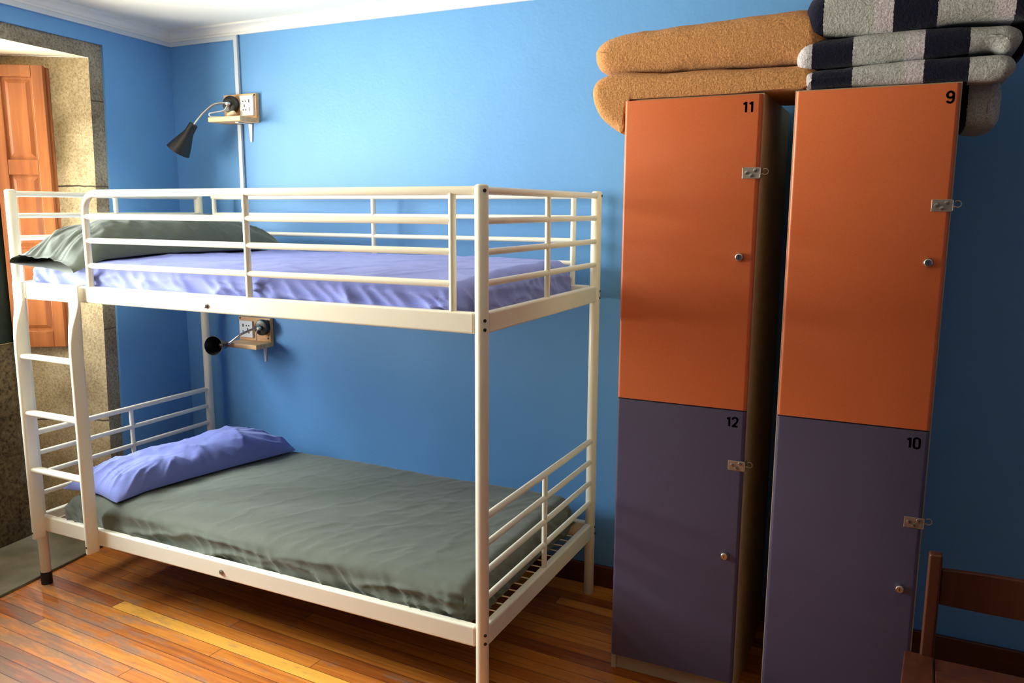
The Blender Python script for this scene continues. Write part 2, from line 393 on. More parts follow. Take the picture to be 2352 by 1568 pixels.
DEEP = -.37
def niche(name, sin, sout, nl, dr, dl, zs, first):
    """stone lining: 0 reveal stone, 1 grey face stone, 2 rough parapet"""
    bm = B()
    o = -.012
    nlo = nl - .07
    def wavy(s, off, z): return W(s, off, z)
    # right jamb face, lintel face, left jamb face
    K = 14
    for k in range(K):
        z0, z1 = Z_IN * k / K, Z_IN * (k + 1) / K
        zd1 = z1 + (.004 if k == K - 1 else 0)
        j0, j1 = (.004 * nz((0, 0, z0 * 9)), .004 * nz((0, 0, z1 * 9))) if first else (0, 0)
        quad(bm, [W(sin(z0) + j0, o, z0), W(sout(z0), o, z0), W(sout(z1), o, z1), W(sin(z1) + j1, o, z1)], 1)
        quad(bm, [W(sin(z0) + j0, o, z0), W(sin(z1) + j1, o, z1), W(dr, DEEP, zd1), W(dr, DEEP, z0)], 0)
    quad(bm, [W(nlo, o, Z_IN), W(sout(Z_IN), o, Z_IN), W(sout(Z_OUT), o, Z_OUT), W(nlo, o, Z_OUT)], 1)
    quad(bm, [W(nlo, o, 0), W(nl, o, 0), W(nl, o, Z_IN), W(nlo, o, Z_IN)], 1)
    quad(bm, [W(nl, o, 0), W(nl, o, Z_IN), W(dl, DEEP, Z_IN + .004), W(dl, DEEP, 0)], 0)
    # soffit
    quad(bm, [W(nl, o, Z_IN), W(sin(Z_IN), o, Z_IN), W(dr, DEEP, Z_IN + .004), W(dl, DEEP, Z_IN + .004)], 3)
    # parapet under the window (rough), with its top
    n = 26; m = 18; g = []
    for i in range(n + 1):
        row = []
        for j in range(m + 1):
            s = dl + (dr - dl) * i / n; z = zs * j / m
            q = W(s, DEEP, z); row.append(bm.verts.new(q + WN * (.012 * fbm(q, 7, 3) - .006)))
        g.append(row)
    for i in range(n):
        for j in range(m):
            f = bm.faces.new((g[i][j], g[i + 1][j], g[i + 1][j + 1], g[i][j + 1])); f.material_index = 2; f.smooth = True
    quad(bm, [W(dl, DEEP + .006, zs), W(dr, DEEP + .006, zs), W(dr, DEEP - .25, zs), W(dl, DEEP - .25, zs)], 0)
    quad(bm, [W(dl, DEEP - .065, 0), W(dl, DEEP - .065, Z_IN + .01), W(dl - .4, DEEP - .065, Z_IN + .01), W(dl - .4, DEEP - .065, 0)], 2)
    for a, b in ((dr, dr + .02), (dl, dl - .02)):      # outer reveals
        quad(bm, [W(a, DEEP, zs), W(a, DEEP, Z_IN + .01), W(b, DEEP - .28, Z_IN + .01), W(b, DEEP - .28, zs)], 0)
    quad(bm, [W(dl, DEEP, Z_IN + .004), W(dr, DEEP, Z_IN + .004), W(dr, DEEP - .28, Z_IN + .02), W(dl, DEEP - .28, Z_IN + .02)], 0)
    return struct(obj(name, bm, [M['stone'], M['stone_face'], M['stone_dark'], M['plaster']]))
DR, DL, ZS = .36, -1.05, .925
niche('trim_1', s_in, s_out, NL, DR, DL, ZS, True)

# cement strip on the niche floor and along the threshold
def strip(name, nl, nr, dl, dr, e0, e1):
    bm = B(); z = .012
    top = [W(nl - .07, e0, z), W(nr + .12, e1, z), W(nr + .12, -.01, z), W(nr, -.01, z), W(dr, DEEP, z), W(dl, DEEP, z), W(nl, -.01, z), W(nl - .07, -.01, z)]
    prism(bm, [V(p) - V((0, 0, z)) for p in top], (0, 0, z))
    struct(obj(name, bm, M['cement'], bevel=.003))
strip('trim_3', NL, .47, DL, DR, .058, .026)

# windows
def window(name, dl, dr, zs, wide=.09):
    o = empty(name, W((dl + dr) / 2, DEEP, zs)); o['kind'] = 'structure'
    def wb(bm, s0, s1, f0, f1, z0, z1):
        p = [W(s0, f0, z0), W(s1, f0, z0), W(s1, f1, z0), W(s0, f1, z0)]
        prism(bm, p, (0, 0, z1 - z0))
    bm = B(); f0, f1 = DEEP - .055, DEEP - .004; zt = Z_IN + .004
    e = .0015
    wb(bm, dr - wide, dr - e, f0, f1, zs + e, zt - e); wb(bm, dl + e, dl + wide, f0, f1, zs + e, zt - e)
    wb(bm, dl + wide, dr - wide, f0, f1, zt - .065, zt - e); wb(bm, dl + wide, dr - wide, f0, f1, zs + e, zs + .06)
    obj('window_frame', bm, M['window_wood'], o, bevel=.003)
    mid = (dl + dr) / 2
    for a, b in ((dl + wide + .002, mid - .004), (mid + .004, dr - wide - .002)):
        bm = B(); g0, g1 = DEEP - .048, DEEP - .012; z0, z1 = zs + .062, zt - .067; t = .045
        wb(bm, a, a + t, g0, g1, z0, z1); wb(bm, b - t, b, g0, g1, z0, z1)
        wb(bm, a + t, b - t, g0, g1, z0, z0 + t); wb(bm, a + t, b - t, g0, g1, z1 - t, z1)
        sash = obj('sash', bm, M['window_wood'], o, bevel=.003)
        bm = B(); wb(bm, a + t + .001, b - t - .001, DEEP - .032, DEEP - .028, z0 + t + .001, z1 - t - .001)
        pane = obj('pane', bm, M['glass'], o)
    return o
window('window_1', DL, DR, ZS, .10)

# cornice on all four walls
CZ = 2.318
def cornice(name, p0, p1, nrm, m0=0, m1=0):
    """p0->p1 along the wall foot line, nrm into the room; m0/m1: miter factor (shift along the run per unit of projection)"""
    p0, p1, nrm = V(p0), V(p1), V(nrm); t = (p1 - p0).normalized()
    prof = [(0, CZ - .001), (.011, CZ - .001), (.011, CZ + .009), (.015, CZ + .011)]
    for k in range(7):
        a = PI / 2 * k / 6
        prof.append((.015 + .030 * (1 - math.cos(a)), CZ + .011 + .022 * math.sin(a)))
    prof += [(.049, CZ + .034), (.052, CZ + .036), (.052, ZC), (0, ZC)]
    bm = B(); A = []; Bv = []
    for (d, z) in prof:
        A.append(bm.verts.new(p0 + nrm * d + t * (d * m0) + V((0, 0, z)))); Bv.append(bm.verts.new(p1 + nrm * d + t * (d * m1) + V((0, 0, z))))
    n = len(A)
    for k in range(n): bm.faces.new((A[k], A[(k + 1) % n], Bv[(k + 1) % n], Bv[k]))
    bm.faces.new(A[::-1]); bm.faces.new(Bv)
    return struct(obj(name, bm, M['cornice'], smooth=True, angle=25))
corner = W(S_C, 0, 0); corner.z = 0
# inside angle between the two walls is 96.9 degrees
mt = 1 / math.tan(math.radians(96.9 / 2))
cornice('trim_5', (corner.x, YB, 0), (XR, YB, 0), (0, -1, 0), mt, -1)
fl = W(S_F, 0, 0)
cornice('trim_6', (corner.x, YB, 0), (fl.x, fl.y, 0), (WN.x, WN.y, 0), mt, 0)
cornice('trim_7', (XR, YB, 0), (XR, YF, 0), (-1, 0, 0), 1, -1)
# skirting
bm = B(); box(bm, (-.19, YB - .018, .0005), (XR, YB - .0005, .088)); struct(obj('baseboard_back', bm, M['baseboard'], bevel=.003))
bm = B(); box(bm, (XR - .018, YF, .0005), (XR - .0005, YB - .019, .088)); struct(obj('baseboard_right', bm, M['baseboard'], bevel=.003))
bm = B(); a0, a1 = s_out(0) + .005, S_C - .022
prism(bm, [W(a0, .0005, .0135), W(a1, .0005, .0135), W(a1, .017, .0135), W(a0, .017, .0135)], (0, 0, .075)); struct(obj('baseboard_left', bm, M['baseboard'], bevel=.003))

# ------------------------------------------------------------------ shutter
hin, fre = W(.300, -.345, 0), W(.400, -.150, 0)
sd = (fre - hin); sw = sd.length; sd.normalize(); sn = V((-sd.y, sd.x, 0))
if sn.y < 0: sn = -sn                  # towards the reveal
sh = empty('window_shutter', hin + V((0, 0, .905)))
tag(sh, 'brown varnished panelled wooden shutter folded open against the stone window reveal', 'shutter')
def SH(u, d, z): return hin + sd * u + sn * d + V((0, 0, z))
def sbox(bm, u0, u1, d0, d1, z0, z1): prism(bm, [SH(u0, d0, z0), SH(u1, d0, z0), SH(u1, d1, z0), SH(u0, d1, z0)], (0, 0, z1 - z0))
def leaf(d0, u0, u1, z0, z1, name):
    th = .028
    e = empty(name, (0, 0, 0), sh)
    st = .048; rails = [(z0, z0 + .075), (1.285, 1.345), (1.665, 1.73), (z1 - .05, z1)]
    bm = B(); sbox(bm, u0, u0 + st, d0, d0 + th, z0, z1); sbox(bm, u1 - st, u1, d0, d0 + th, z0, z1)
    for a, b in rails: sbox(bm, u0 + st, u1 - st, d0 + .0004, d0 + th - .0004, a, b)
    obj('leaf_frame', bm, M['shutter'], e, bevel=.003)
    for (a, b), (c2, d2) in zip(rails, rails[1:]):
        bm = B(); ua, ub, za, zb = u0 + st, u1 - st, b, c2
        sbox(bm, ua, ub, d0 + .011, d0 + th - .011, za, zb)
        # raised field with sloping edges, both faces
        for sgn, dd in ((-1, d0 + .011), (1, d0 + th - .011)):
            o1 = [SH(ua + .010, dd, za + .010), SH(ub - .010, dd, za + .010), SH(ub - .010, dd, zb - .010), SH(ua + .010, dd, zb - .010)]
            i1 = [SH(ua + .026, dd + sgn * .007, za + .026), SH(ub - .026, dd + sgn * .007, za + .026), SH(ub - .026, dd + sgn * .007, zb - .026), SH(ua + .026, dd + sgn * .007, zb - .026)]
            vo = [bm.verts.new(p) for p in o1]; vi = [bm.verts.new(p) for p in i1]
            bm.faces.new(vi)
            for k in range(4): bm.faces.new((vo[k], vo[(k + 1) % 4], vi[(k + 1) % 4], vi[k]))
        obj('panel', bm, M['shutter'], e)
leaf(0, 0, sw, .905, 2.125, 'leaf')
leaf(.033, .012, sw + .008, .910, 2.12, 'leaf')
for z in (1.05, 1.62, 2.02):
    bm = B(); tube(bm, [SH(-.006, .029, z - .03), SH(-.006, .029, z + .03)], .005, 10); obj('hinge', bm, M['nickel'], sh, smooth=True)

# ------------------------------------------------------------------ bunk bed
LB, WB = 2.03, .912
R_P = .0195
bed = empty('bunk_bed', (0, 0, 0))
tag(bed, 'cream white metal bunk bed with ladder standing along the blue wall', 'bunk bed')
mt_ = M['metal']
def post(x, y, foot=None):
    bm = B(); top = 1.594
    pr = [(R_P - .001, 0 if not foot else .045), (R_P, .002 if not foot else .047), (R_P, top - .006), (R_P - .003, top - .002), (R_P - .007, top)]
    lathe(bm, pr, Matrix.Translation((x, y, 0)), 24)
    p = obj('corner_post', bm, mt_, bed, smooth=True, angle=50)
    if foot:
        bm = B(); lathe(bm, [(R_P + .002, 0), (R_P + .002, .052)], Matrix.Translation((x, y, 0)), 24)
        obj('foot_cap', bm, M['rubber'], p, smooth=True, angle=50)
    return p
posts = {}
for nm, x, y in (('fl', 0, 0), ('fr', LB, 0), ('br', LB, WB), ('bl', 0, WB)): posts[nm] = post(x, y, nm == 'fl')
# dark joint bolts on the outer faces of the posts
for nm, x, y, sx in (('fr', LB, 0, 1), ('br', LB, WB, 1)):
    for z in (1.577, 1.222, 1.196, .282, .255):
        d = V((.80, -.6, 0)) if nm == 'fr' else V((.9, .1, 0))
        bm = B(); lathe(bm, [(.005, 0), (.005, .0022), (.002, .003)], aim(V((x, y, z)) + d.normalized() * (R_P - .0006), d), 10)
        obj('bolt_hole', bm, M['hole'], posts[nm])
for z in (.26,):
    bm = B(); lathe(bm, [(.004, 0), (.004, .002)], aim(V((0, 0, z)) + V((0, -1, 0)) * (R_P - .0005), (0, -1, 0)), 10)
    obj('bolt_hole', bm, M['hole'], posts['fl'])
ZR = {'up': (1.1815, 1.2425), 'lo': (.2355, .3005)}
def railbox(name, a, b, parent):
    bm = B(); box(bm, a, b); return obj(name, bm, mt_, parent, bevel=.007, seg=3)
for lv in ('up', 'lo'):
    z0, z1 = ZR[lv]
    for y, sgn in ((0, -1), (WB, 1)):
        r = railbox('side_rail', (R_P - .002, y - .0135, z0), (LB - R_P + .002, y + .0135, z1), bed)
        if sgn < 0:
            bx_ = .998
            bm = B(); zb = 1.204 if lv == 'up' else .262
            lathe(bm, [(.010, 0), (.010, .002), (.0065, .0022), (.0065, .006), (.0045, .007)], aim((bx_, y - .0134, zb), (0, -1, 0)), 16)
            obj('bolt', bm, M['bolt'], r, smooth=True, angle=30)
def bars_end(x, lv, name):
    e = empty(name, (0, 0, 0), bed)
    z0, z1 = ZR[lv]
    railbox('end_rail', (x - .0135, R_P - .002, z0), (x + .0135, WB - R_P + .002, z1), e)
    zs = (1.577, 1.495, 1.409, 1.322) if lv == 'up' else (.637, .552, .467, .384)
    for k, z in enumerate(zs):
        rod('end_bar', [(x, R_P - .004, z), (x, WB - R_P + .004, z)], .0112 if k == 0 else .0098, mt_, e)
    rod('end_upright', [(x, .456, z1 - .004), (x, .456, zs[0])], .0095, mt_, e)
for x in (0, LB):
    bars_end(x, 'up', 'end_panel'); bars_end(x, 'lo', 'end_panel')
# front guard rail
gz = (1.4945, 1.409, 1.3185)
e = empty('guard_rail', (0, 0, 0), bed)
gr_r = .0125
pts = [(.415, 0, 1.236), (.415, 0, 1.515)] + [(.415 + .062 * (1 - math.cos(a)), 0, 1.515 + .062 * math.sin(a)) for a in [PI / 2 * k / 8 for k in range(1, 9)]] + [(1.2, 0, 1.577), (LB - R_P + .004, 0, 1.577)]
rod('guard_top_rail', pts, gr_r, mt_, e, 16)
for a, b in ((.415, 1.178), (1.178, 1.937)):
    for z in gz: rod('guard_bar', [(a + .004, 0, z), (b - .004, 0, z)], .0102, mt_, e)
for x in (1.178, 1.937): rod('guard_upright', [(x, 0, 1.236), (x, 0, 1.577)], .0108, mt_, e)
# wall-side guard rail
e = empty('guard_rail', (0, 0, 0), bed)
for x in (.103, 1.02, 1.938): rod('guard_upright', [(x, WB, 1.236), (x, WB, 1.577)], .0105, mt_, e)
rod('guard_top_rail', [(.094, WB, 1.577), (1.947, WB, 1.577)], .0118, mt_, e)
for a, b in ((.103, 1.02), (1.02, 1.938)):
    for z in (1.496, 1.410, 1.324): rod('guard_bar', [(a + .004, WB, z), (b - .004, WB, z)], .0095, mt_, e)
# wire bases
for lv in ('up', 'lo'):
    z = ZR[lv][0] + (.036 if lv == 'lo' else .017)
    bm = B()
    for k in range(17):
        y = .05 + (WB - .10) * k / 16
        tube(bm, [(.012, y, z), (LB - .012, y, z)], .0022, 6)
    for k in range(9):
        x = .03 + (LB - .06) * k / 8
        tube(bm, [(x, .012, z - .004), (x, WB - .012, z - .004)], .0035, 6)
    obj('wire_base', bm, mt_, bed, smooth=True)
# ladder
lad = empty('ladder', (0, 0, 0), bed)
def stile(xc):
    """flattened where it hooks over the upper rail, oval below"""
    bm = B(); seg = 20; rings = []
    st = [(1.247, .0285, .0045, -.0175), (1.243, .0295, .0065, -.0185), (1.178, .0295, .0065, -.0185), (1.14, .0235, .0125, -.0185), (1.09, .0165, .0215, -.021), (1.04, .0120, .0255, -.0235), (1.0, .0108, .0262, -.0245), (.6, .0108, .0262, -.0248), (.222, .0108, .0262, -.025), (.217, .0098, .0252, -.025)]
    sgnshift = lambda a: (a - .0108) * .25
    for (z, a, bb, yc) in st:
        r = []
        for k in range(seg):
            t = 2 * PI * k / seg; cx, sy = math.cos(t), math.sin(t)
            ex = .55
            r.append(bm.verts.new((xc + sgnshift(a) + a * math.copysign(abs(cx) ** ex, cx), yc - .010 + bb * math.copysign(abs(sy) ** ex, sy), z)))
        rings.append(r)
    for p, q in zip(rings, rings[1:]):
        for k in range(seg): bm.faces.new((p[k], p[(k + 1) % seg], q[(k + 1) % seg], q[k]))
    bm.faces.new(rings[0]); bm.faces.new(rings[-1][::-1])
    s = obj('stile', bm, mt_, lad, smooth=True, angle=45)
    bm = B(); lathe(bm, [(.0035, 0), (.0035, .0015)], aim((xc, -.0612, .245), (0, -1, 0)), 10); obj('bolt_hole', bm, M['hole'], s)
    bm = B(); box(bm, (xc - .012, -.018, 1.2432), (xc + .012, .014, 1.2455)); obj('hook', bm, mt_, s, bevel=.001)
LX = (.034, .352)
for x in LX: stile(x)
bm = B(); box(bm, (LX[0] + .034, -.0225, 1.1805), (LX[1] - .022, -.0145, 1.2435)); obj('crosspiece', bm, mt_, lad, bevel=.003)
for z in (.960, .735, .504):
    bm = B(); seg = 16; R0 = []; R1 = []
    for k in range(seg):
        t = 2 * PI * k / seg; y = -.034 + .0185 * math.copysign(abs(math.cos(t)) ** .6, math.cos(t)); zz = z + .0095 * math.copysign(abs(math.sin(t)) ** .6, math.sin(t))
        R0.append(bm.verts.new((LX[0] + .009, y, zz))); R1.append(bm.verts.new((LX[1] - .009, y, zz)))
    for k in range(seg): bm.faces.new((R0[k], R0[(k + 1) % seg], R1[(k + 1) % seg], R1[k]))
    bm.faces.new(R0); bm.faces.new(R1[::-1])
    obj('rung', bm, mt_, lad, smooth=True, angle=50)

# ------------------------------------------------------------------ bedding
def rounded_box(x0, x1, y0, y1, z0, z1, r, nx, ny, nzc, disp):
    bm = B(); idx = {}
    def vert(i, j, k):
        key = (i, j, k)
        if key in idx: return idx[key]
        p = V((x0 + (x1 - x0) * i / nx, y0 + (y1 - y0) * j / ny, z0 + (z1 - z0) * k / nzc))
        q = V((min(max(p.x, x0 + r), x1 - r), min(max(p.y, y0 + r), y1 - r), min(max(p.z, z0 + r), z1 - r)))
        if p.z < z0 + r: q.z = p.z if p.z > z0 + .015 else z0 + .015
        d = p - q
        n = d.normalized() if d.length > 1e-6 else V((0, 0, 1))
        p2 = q + n * min(d.length, r) if d.length > r else p
        # pull the outer shell onto the rounded surface
        rr = r if p.z >= z0 + .015 or abs(n.z) < .5 else .015
        p2 = q + n * r
        if p.z <= z0 + 1e-6: p2.z = z0
        idx[key] = bm.verts.new(disp(p2, n)); return idx[key]
    for i in range(nx):
        for j in range(ny):
            bm.faces.new((vert(i, j, nzc), vert(i + 1, j, nzc), vert(i + 1, j + 1, nzc), vert(i, j + 1, nzc)))
            bm.faces.new((vert(i, j, 0), vert(i, j + 1, 0), vert(i + 1, j + 1, 0), vert(i + 1, j, 0)))
    for i in range(nx):
        for k in range(nzc):
            bm.faces.new((vert(i, 0, k), vert(i + 1, 0, k), vert(i + 1, 0, k + 1), vert(i, 0, k + 1)))
            bm.faces.new((vert(i, ny, k), vert(i, ny, k + 1), vert(i + 1, ny, k + 1), vert(i + 1, ny, k)))
    for j in range(ny):
        for k in range(nzc):
            bm.faces.new((vert(0, j, k), vert(0, j, k + 1), vert(0, j + 1, k + 1), vert(0, j + 1, k)))
            bm.faces.new((vert(nx, j, k), vert(nx, j + 1, k), vert(nx, j + 1, k + 1), vert(nx, j, k + 1)))
    return bm
def sheet_disp(x0, x1, y0, y1, z0, z1, amp, seed):
    def f(p, n):
        q = V(p); d = V((0, 0, 0))
        top = max(0, n.z)
        h = (q.z - z0) / (z1 - z0)
        # long shallow creases on the top
        c = ridge(fbm((q.x * .5, q.y * 1.4 + q.x * .25, 0), 3.2, seed, 3)) * .0045 + fbm(q, 4, seed + 5, 3) * .0035 + ridge(fbm((q.x * 2.2 - q.y * 1.4, q.y * .9 + q.x * .3, 4), 2.6, seed, 4)) ** 2 * .0035
        d += V((0, 0, 1)) * top * c
        # gathered folds on the sides, stronger low down and near the corners
        side = 1 - abs(n.z)
        cx = min(abs(q.x - x0), abs(q.x - x1)); cy = min(abs(q.y - y0), abs(q.y - y1))
        edge = abs(n.y) > abs(n.x)
        t = q.x if edge else q.y
        cn = math.exp(-(cx if edge else cy) / .16)
        fold = ridge(nz((t * 3.6 + (q.z - z0) * 17, (q.z - z0) * 15 - t * 2.2, seed), 1.0, seed)) - .35
        fold2 = ridge(nz((t * 17 + (q.z - z0) * 16, (q.z - z0) * 5, seed + 3), 1.0, seed)) - .35
        k = side * (.35 + .65 * (1 - h)) * 1.9
        d += V((n.x, n.y, 0)) * k * amp * (fold + .55 * fold2 + 1.2 * cn * fold2)
        if n.z < -.5: d = V((0, 0, 0))
        return q + d
    return f
def lower_disp(base):
    def f(p, n):
        q = base(p, n)
        return q
    return f
x0, x1, y0, y1, z0, z1 = .125, 1.965, .020, .888, .2765, .405
fb = sheet_disp(x0, x1, y0, y1, z0, z1, .011, 2.3)
def lo(p, n):
    q = fb(p, n)
    # the front edge slumps over softly
    e = sstep(.22, .0, q.y - y0) * max(0, (q.z - z0) / (z1 - z0))
    q.z -= .014 * e * e
    q.z -= .012 * sstep(.12, 0, q.x - x0) * max(0, (q.z - z0) / (z1 - z0))
    return q
bm = rounded_box(x0, x1, y0, y1, z0, z1, .045, 230, 100, 22, lo)
tag(obj('mattress', bm, M['green'], smooth='all'), 'mattress in a dark grey-green fitted sheet on the lower bunk', 'mattress')
ux0, ux1, uy0, uy1, uz0, uz1 = .045, 1.945, .020, .870, 1.2035, 1.338
fu = sheet_disp(ux0, ux1, uy0, uy1, uz0, uz1, .010, 6.1)
def up(p, n):
    q = fu(p, n); h = max(0, (q.z - uz0) / (uz1 - uz0))
    q.z -= .016 * sstep(.3, 0, q.y - uy0) * h
    q.z -= .012 * sstep(1.2, 1.9, q.x) * h * sstep(.5, 0, q.y - uy0)
    return q
bm = rounded_box(ux0, ux1, uy0, uy1, uz0, uz1, .045, 230, 100, 20, up)
tag(obj('mattress', bm, M['lilac'], smooth='all'), 'mattress in a lilac blue fitted sheet on the upper bunk', 'mattress')

def pillow(P, T, seed, mat, label, low, droop=None, wr=.006, nu=90, nv=140, hem=None):
    """P: 4 plan corners (front-left, front-right, back-right, back-left); low(x,y): height of what it lies on"""
    bm = B(); c = [V((x, y, 0)) for x, y in P]
    def surf(u, v, side):
        a, b = u * 2 - 1, v * 2 - 1
        # soft concave sides with pointed corners
        uu = u + .035 * a * -1 * (1 - b * b) ** 2 * .8; vv = v + .03 * b * -1 * (1 - a * a) ** 2
        p = (c[0] * (1 - uu) + c[1] * uu) * (1 - vv) + (c[3] * (1 - uu) + c[2] * uu) * vv
        t = (max(0, 1 - abs(a) ** 2.6) ** .62) * (max(0, 1 - abs(b) ** 3.4) ** (.34 if b > 0 else .6))
        if hem: t = max(t, hem * (max(0, 1 - abs(a) ** 4) ** .6) * sstep(.0, -.9, b))
        z = low(p.x, p.y) + .007
        w = (ridge(fbm((p.x * 1.1 + p.y * .7, p.y * 1.1 - p.x * .5, seed), 3.4, seed, 4)) - .4) * wr * 1.1
        w += fbm((p.x, p.y, seed), 13, seed, 3) * wr * .55
        rad = ridge(nz((math.atan2(b, a) * 6.5 + fbm((p.x, p.y, 0), 5, seed, 2), seed, 0), 1.0, seed)) ** 2 * wr * .9 * sstep(.5, .85, max(abs(a), abs(b)))
        lump = 1 + .22 * fbm((p.x, p.y, 2), 3.2, seed + 4, 2)
        if side > 0: zz = z + .010 + T * t * lump + (w + rad) * min(1, t * 2.2)
        else: zz = z + .010 - .010 * t
        q = V((p.x, p.y, zz))
        if droop: q = droop(q, t, side)
        return q
    top = [[None] * (nv + 1) for _ in range(nu + 1)]; bot = [[None] * (nv + 1) for _ in range(nu + 1)]
    for i in range(nu + 1):
        for j in range(nv + 1):
            # denser near the rims
            u = .5 - .5 * math.cos(PI * i / nu); v = .5 - .5 * math.cos(PI * j / nv)
            top[i][j] = bm.verts.new(surf(u, v, 1))
            bot[i][j] = top[i][j] if i in (0, nu) or j == nv or (j == 0 and not hem) else bm.verts.new(surf(u, v, -1))
    for i in range(nu):
        for j in range(nv):
            bm.faces.new((top[i][j], top[i + 1][j], top[i + 1][j + 1], top[i][j + 1]))
            q = (bot[i][j], bot[i][j + 1], bot[i + 1][j + 1], bot[i + 1][j])
            if len(set(q)) == 4:
                try: bm.faces.new(q)
                except ValueError: pass
    o = obj('pillow', bm, mat, smooth='all')
    tag(o, label, 'pillow'); return o
def top_lo(x, y): return z1 - .004 - .014 * sstep(.22, 0, y - y0) ** 2
pillow([(.085, .045), (.415, .035), (.60, .845), (.26, .865)], .115, 3.7, M['lilac2'],
       'crumpled lilac blue pillow lying at the left end of the lower bunk', top_lo, wr=.012)
def top_up(x, y): return uz1 - .003 - .016 * sstep(.3, 0, y - uy0)
def dr(q, t, side):
    f = sstep(.10, -.10, q.y)
    q.z -= f * (.012 + .045 * sstep(.0, .33, q.x)) ; return q
pillow([(.060, -.066), (.375, -.036), (.580, .850), (.22, .858)], .130, 9.2, M['green2'],
       'dark grey-green pillow on the upper bunk with one end over the ladder gap', top_up, droop=dr, wr=.013, hem=.24)

# ------------------------------------------------------------------ sockets, shelves, lamps
def socket_shelf(x0, x1, z0, z1, sx0, sx1, sock, screw, brx, label, flip):
    o = empty('socket_shelf', ((x0 + x1) / 2, YB - .02, z0)); tag(o, label, 'wall shelf', 'pine socket shelves on the blue wall')
    yb = YB - .022
    bb = bxo('back_board', (x0, yb, z0), (x1, YB - .0005, z1), M['pine'], o, .003)
    for sx, sz in screw:
        bm = B(); lathe(bm, [(.0045, 0), (.0045, .002), (.003, .003)], aim((sx, yb + .0005, sz), (0, -1, 0)), 12); obj('screw', bm, M['hole'], bb)
    bxo('shelf_board', (sx0, .862, z0 - .002), (sx1, yb - .0005, z0 + .020), M['pine'], o, .003)
    a, b, c2, d2 = sock
    pl = bxo('socket_plate', (a, yb - .009, c2), (b, yb + .002, d2), M['white_plastic'], o, .003)
    # socket pin holes
    w, h = b - a, d2 - c2
    holes = [(.26, .72, .0032, .0032), (.45, .72, .0032, .0032), (.36, .50, .0032, .006), (.27, .30, .0034, .0034), (.46, .30, .0034, .0034), (.72, .33, .002, .008), (.70, .72, .0035, .007)]
    for (u, v, rw, rh) in holes:
        uu = 1 - u if flip else u
        cx, cz = a + w * uu, c2 + h * v
        bm = B(); box(bm, (cx - rw, yb - .0098, cz - rh), (cx + rw, yb - .0088, cz + rh)); obj('pin_hole', bm, M['hole'], pl)
    # little white bracket below
    bm = B(); prism(bm, [(brx - .004, YB - .0005, z0 - .085), (brx + .005, YB - .0005, z0 - .085), (brx + .011, YB - .0005, z0 - .0025), (brx - .011, YB - .0005, z0 - .0025)], (0, -.006, 0)); box(bm, (brx - .009, yb - .07, z0 - .0055), (brx + .009, YB - .0005, z0 - .0025))
    obj('bracket', bm, M['white_plastic'], o)
    return yb
yb = socket_shelf(.131, .330, 1.9175, 2.050, .144, .341, (.238, .320, 1.949, 2.041), ((.322, 2.042), (.225, 1.945)), .275,
                  'small pine shelf board with white socket plate beside the conduit above the upper bunk', False)
socket_shelf(.156, .356, .8705, 1.003, .172, .372, (.166, .250, .902, .984), ((.166, .995), (.340, .905)), .300,
             'small pine shelf board with white socket plate in the shade of the lower bunk', True)

def lamp(base, bdir, neck, shade_end, r_open, slen, cord, label, glint=False):
    o = empty('reading_lamp', base); tag(o, label, 'lamp', 'black gooseneck reading lamps')
    bm = B(); m = aim(base, bdir)
    lathe(bm, [(.030, -.018), (.036, -.016), (.0385, -.008), (.0385, .004), (.036, .009), (.030, .011), (.012, .0115)], m, 36)
    obj('lamp_base', bm, M['black'], o, smooth=True, angle=40)
    bm = B(); lathe(bm, [(.0115, .010), (.0115, .022), (.009, .026), (.006, .032)], m, 20); obj('collar', bm, M['chrome'], o, smooth=True, angle=40)
    pts = spline(neck, 10)
    bm = B(); rr = [.0052 + .0006 * (k % 2) for k in range(len(pts))]; tube(bm, pts, rr, 12); obj('gooseneck', bm, M['chrome'], o, smooth=True)
    d = (V(shade_end) - V(neck[-1])).normalized(); m2 = aim(V(neck[-1]) - d * .006, d)
    k = slen
    pr = [(.011, 0), (.0185, .001), (.0200, .006), (.0215, .28 * k), (.026, .40 * k), (r_open * .78, .72 * k), (r_open, k), (r_open - .002, k), (r_open * .78 - .003, .70 * k), (.022, .38 * k), (.017, .30 * k)]
    bm = B(); lathe(bm, pr, m2, 36); s = obj('lamp_shade', bm, M['black'], o, smooth=True, angle=50)
    bm = B(); lathe(bm, [(.008, .22 * k), (.011, .28 * k), (.012, .34 * k), (.009, .40 * k), (.003, .43 * k)], m2, 20); obj('bulb', bm, M['chrome'], o, smooth=True)
    bm = B(); tube(bm, spline(cord, 8), .0028, 8); obj('cord', bm, M['white_plastic'], o, smooth=True)
    return o
l1 = lamp((.199, yb - .026, 2.003), (.22, -1, .0), [(.203, yb - .045, 2.003), (.190, yb - .062, 2.005), (.150, yb - .085, 1.996), (.112, yb - .115, 1.955), (.0865, yb - .150, 1.902)],
     (.004, .800, 1.778), .055, .148,
     [(.200, yb - .045, 1.996), (.190, yb - .062, 1.972), (.165, yb - .09, 1.962), (.148, yb - .108, 1.955), (.150, yb - .105, 1.9425), (.165, yb - .08, 1.9425), (.20, yb - .04, 1.9425)],
     'black gooseneck lamp with conical shade clipped on the upper socket shelf')
bm = B(); lathe(bm, [(.006, 0), (.0105, .004), (.0115, .03), (.009, .042)], aim((.190, yb - .040, 1.951), (.9, .15, .30)), 16)
obj('plug', bm, M['cream_plastic'], l1, smooth=True, angle=40)
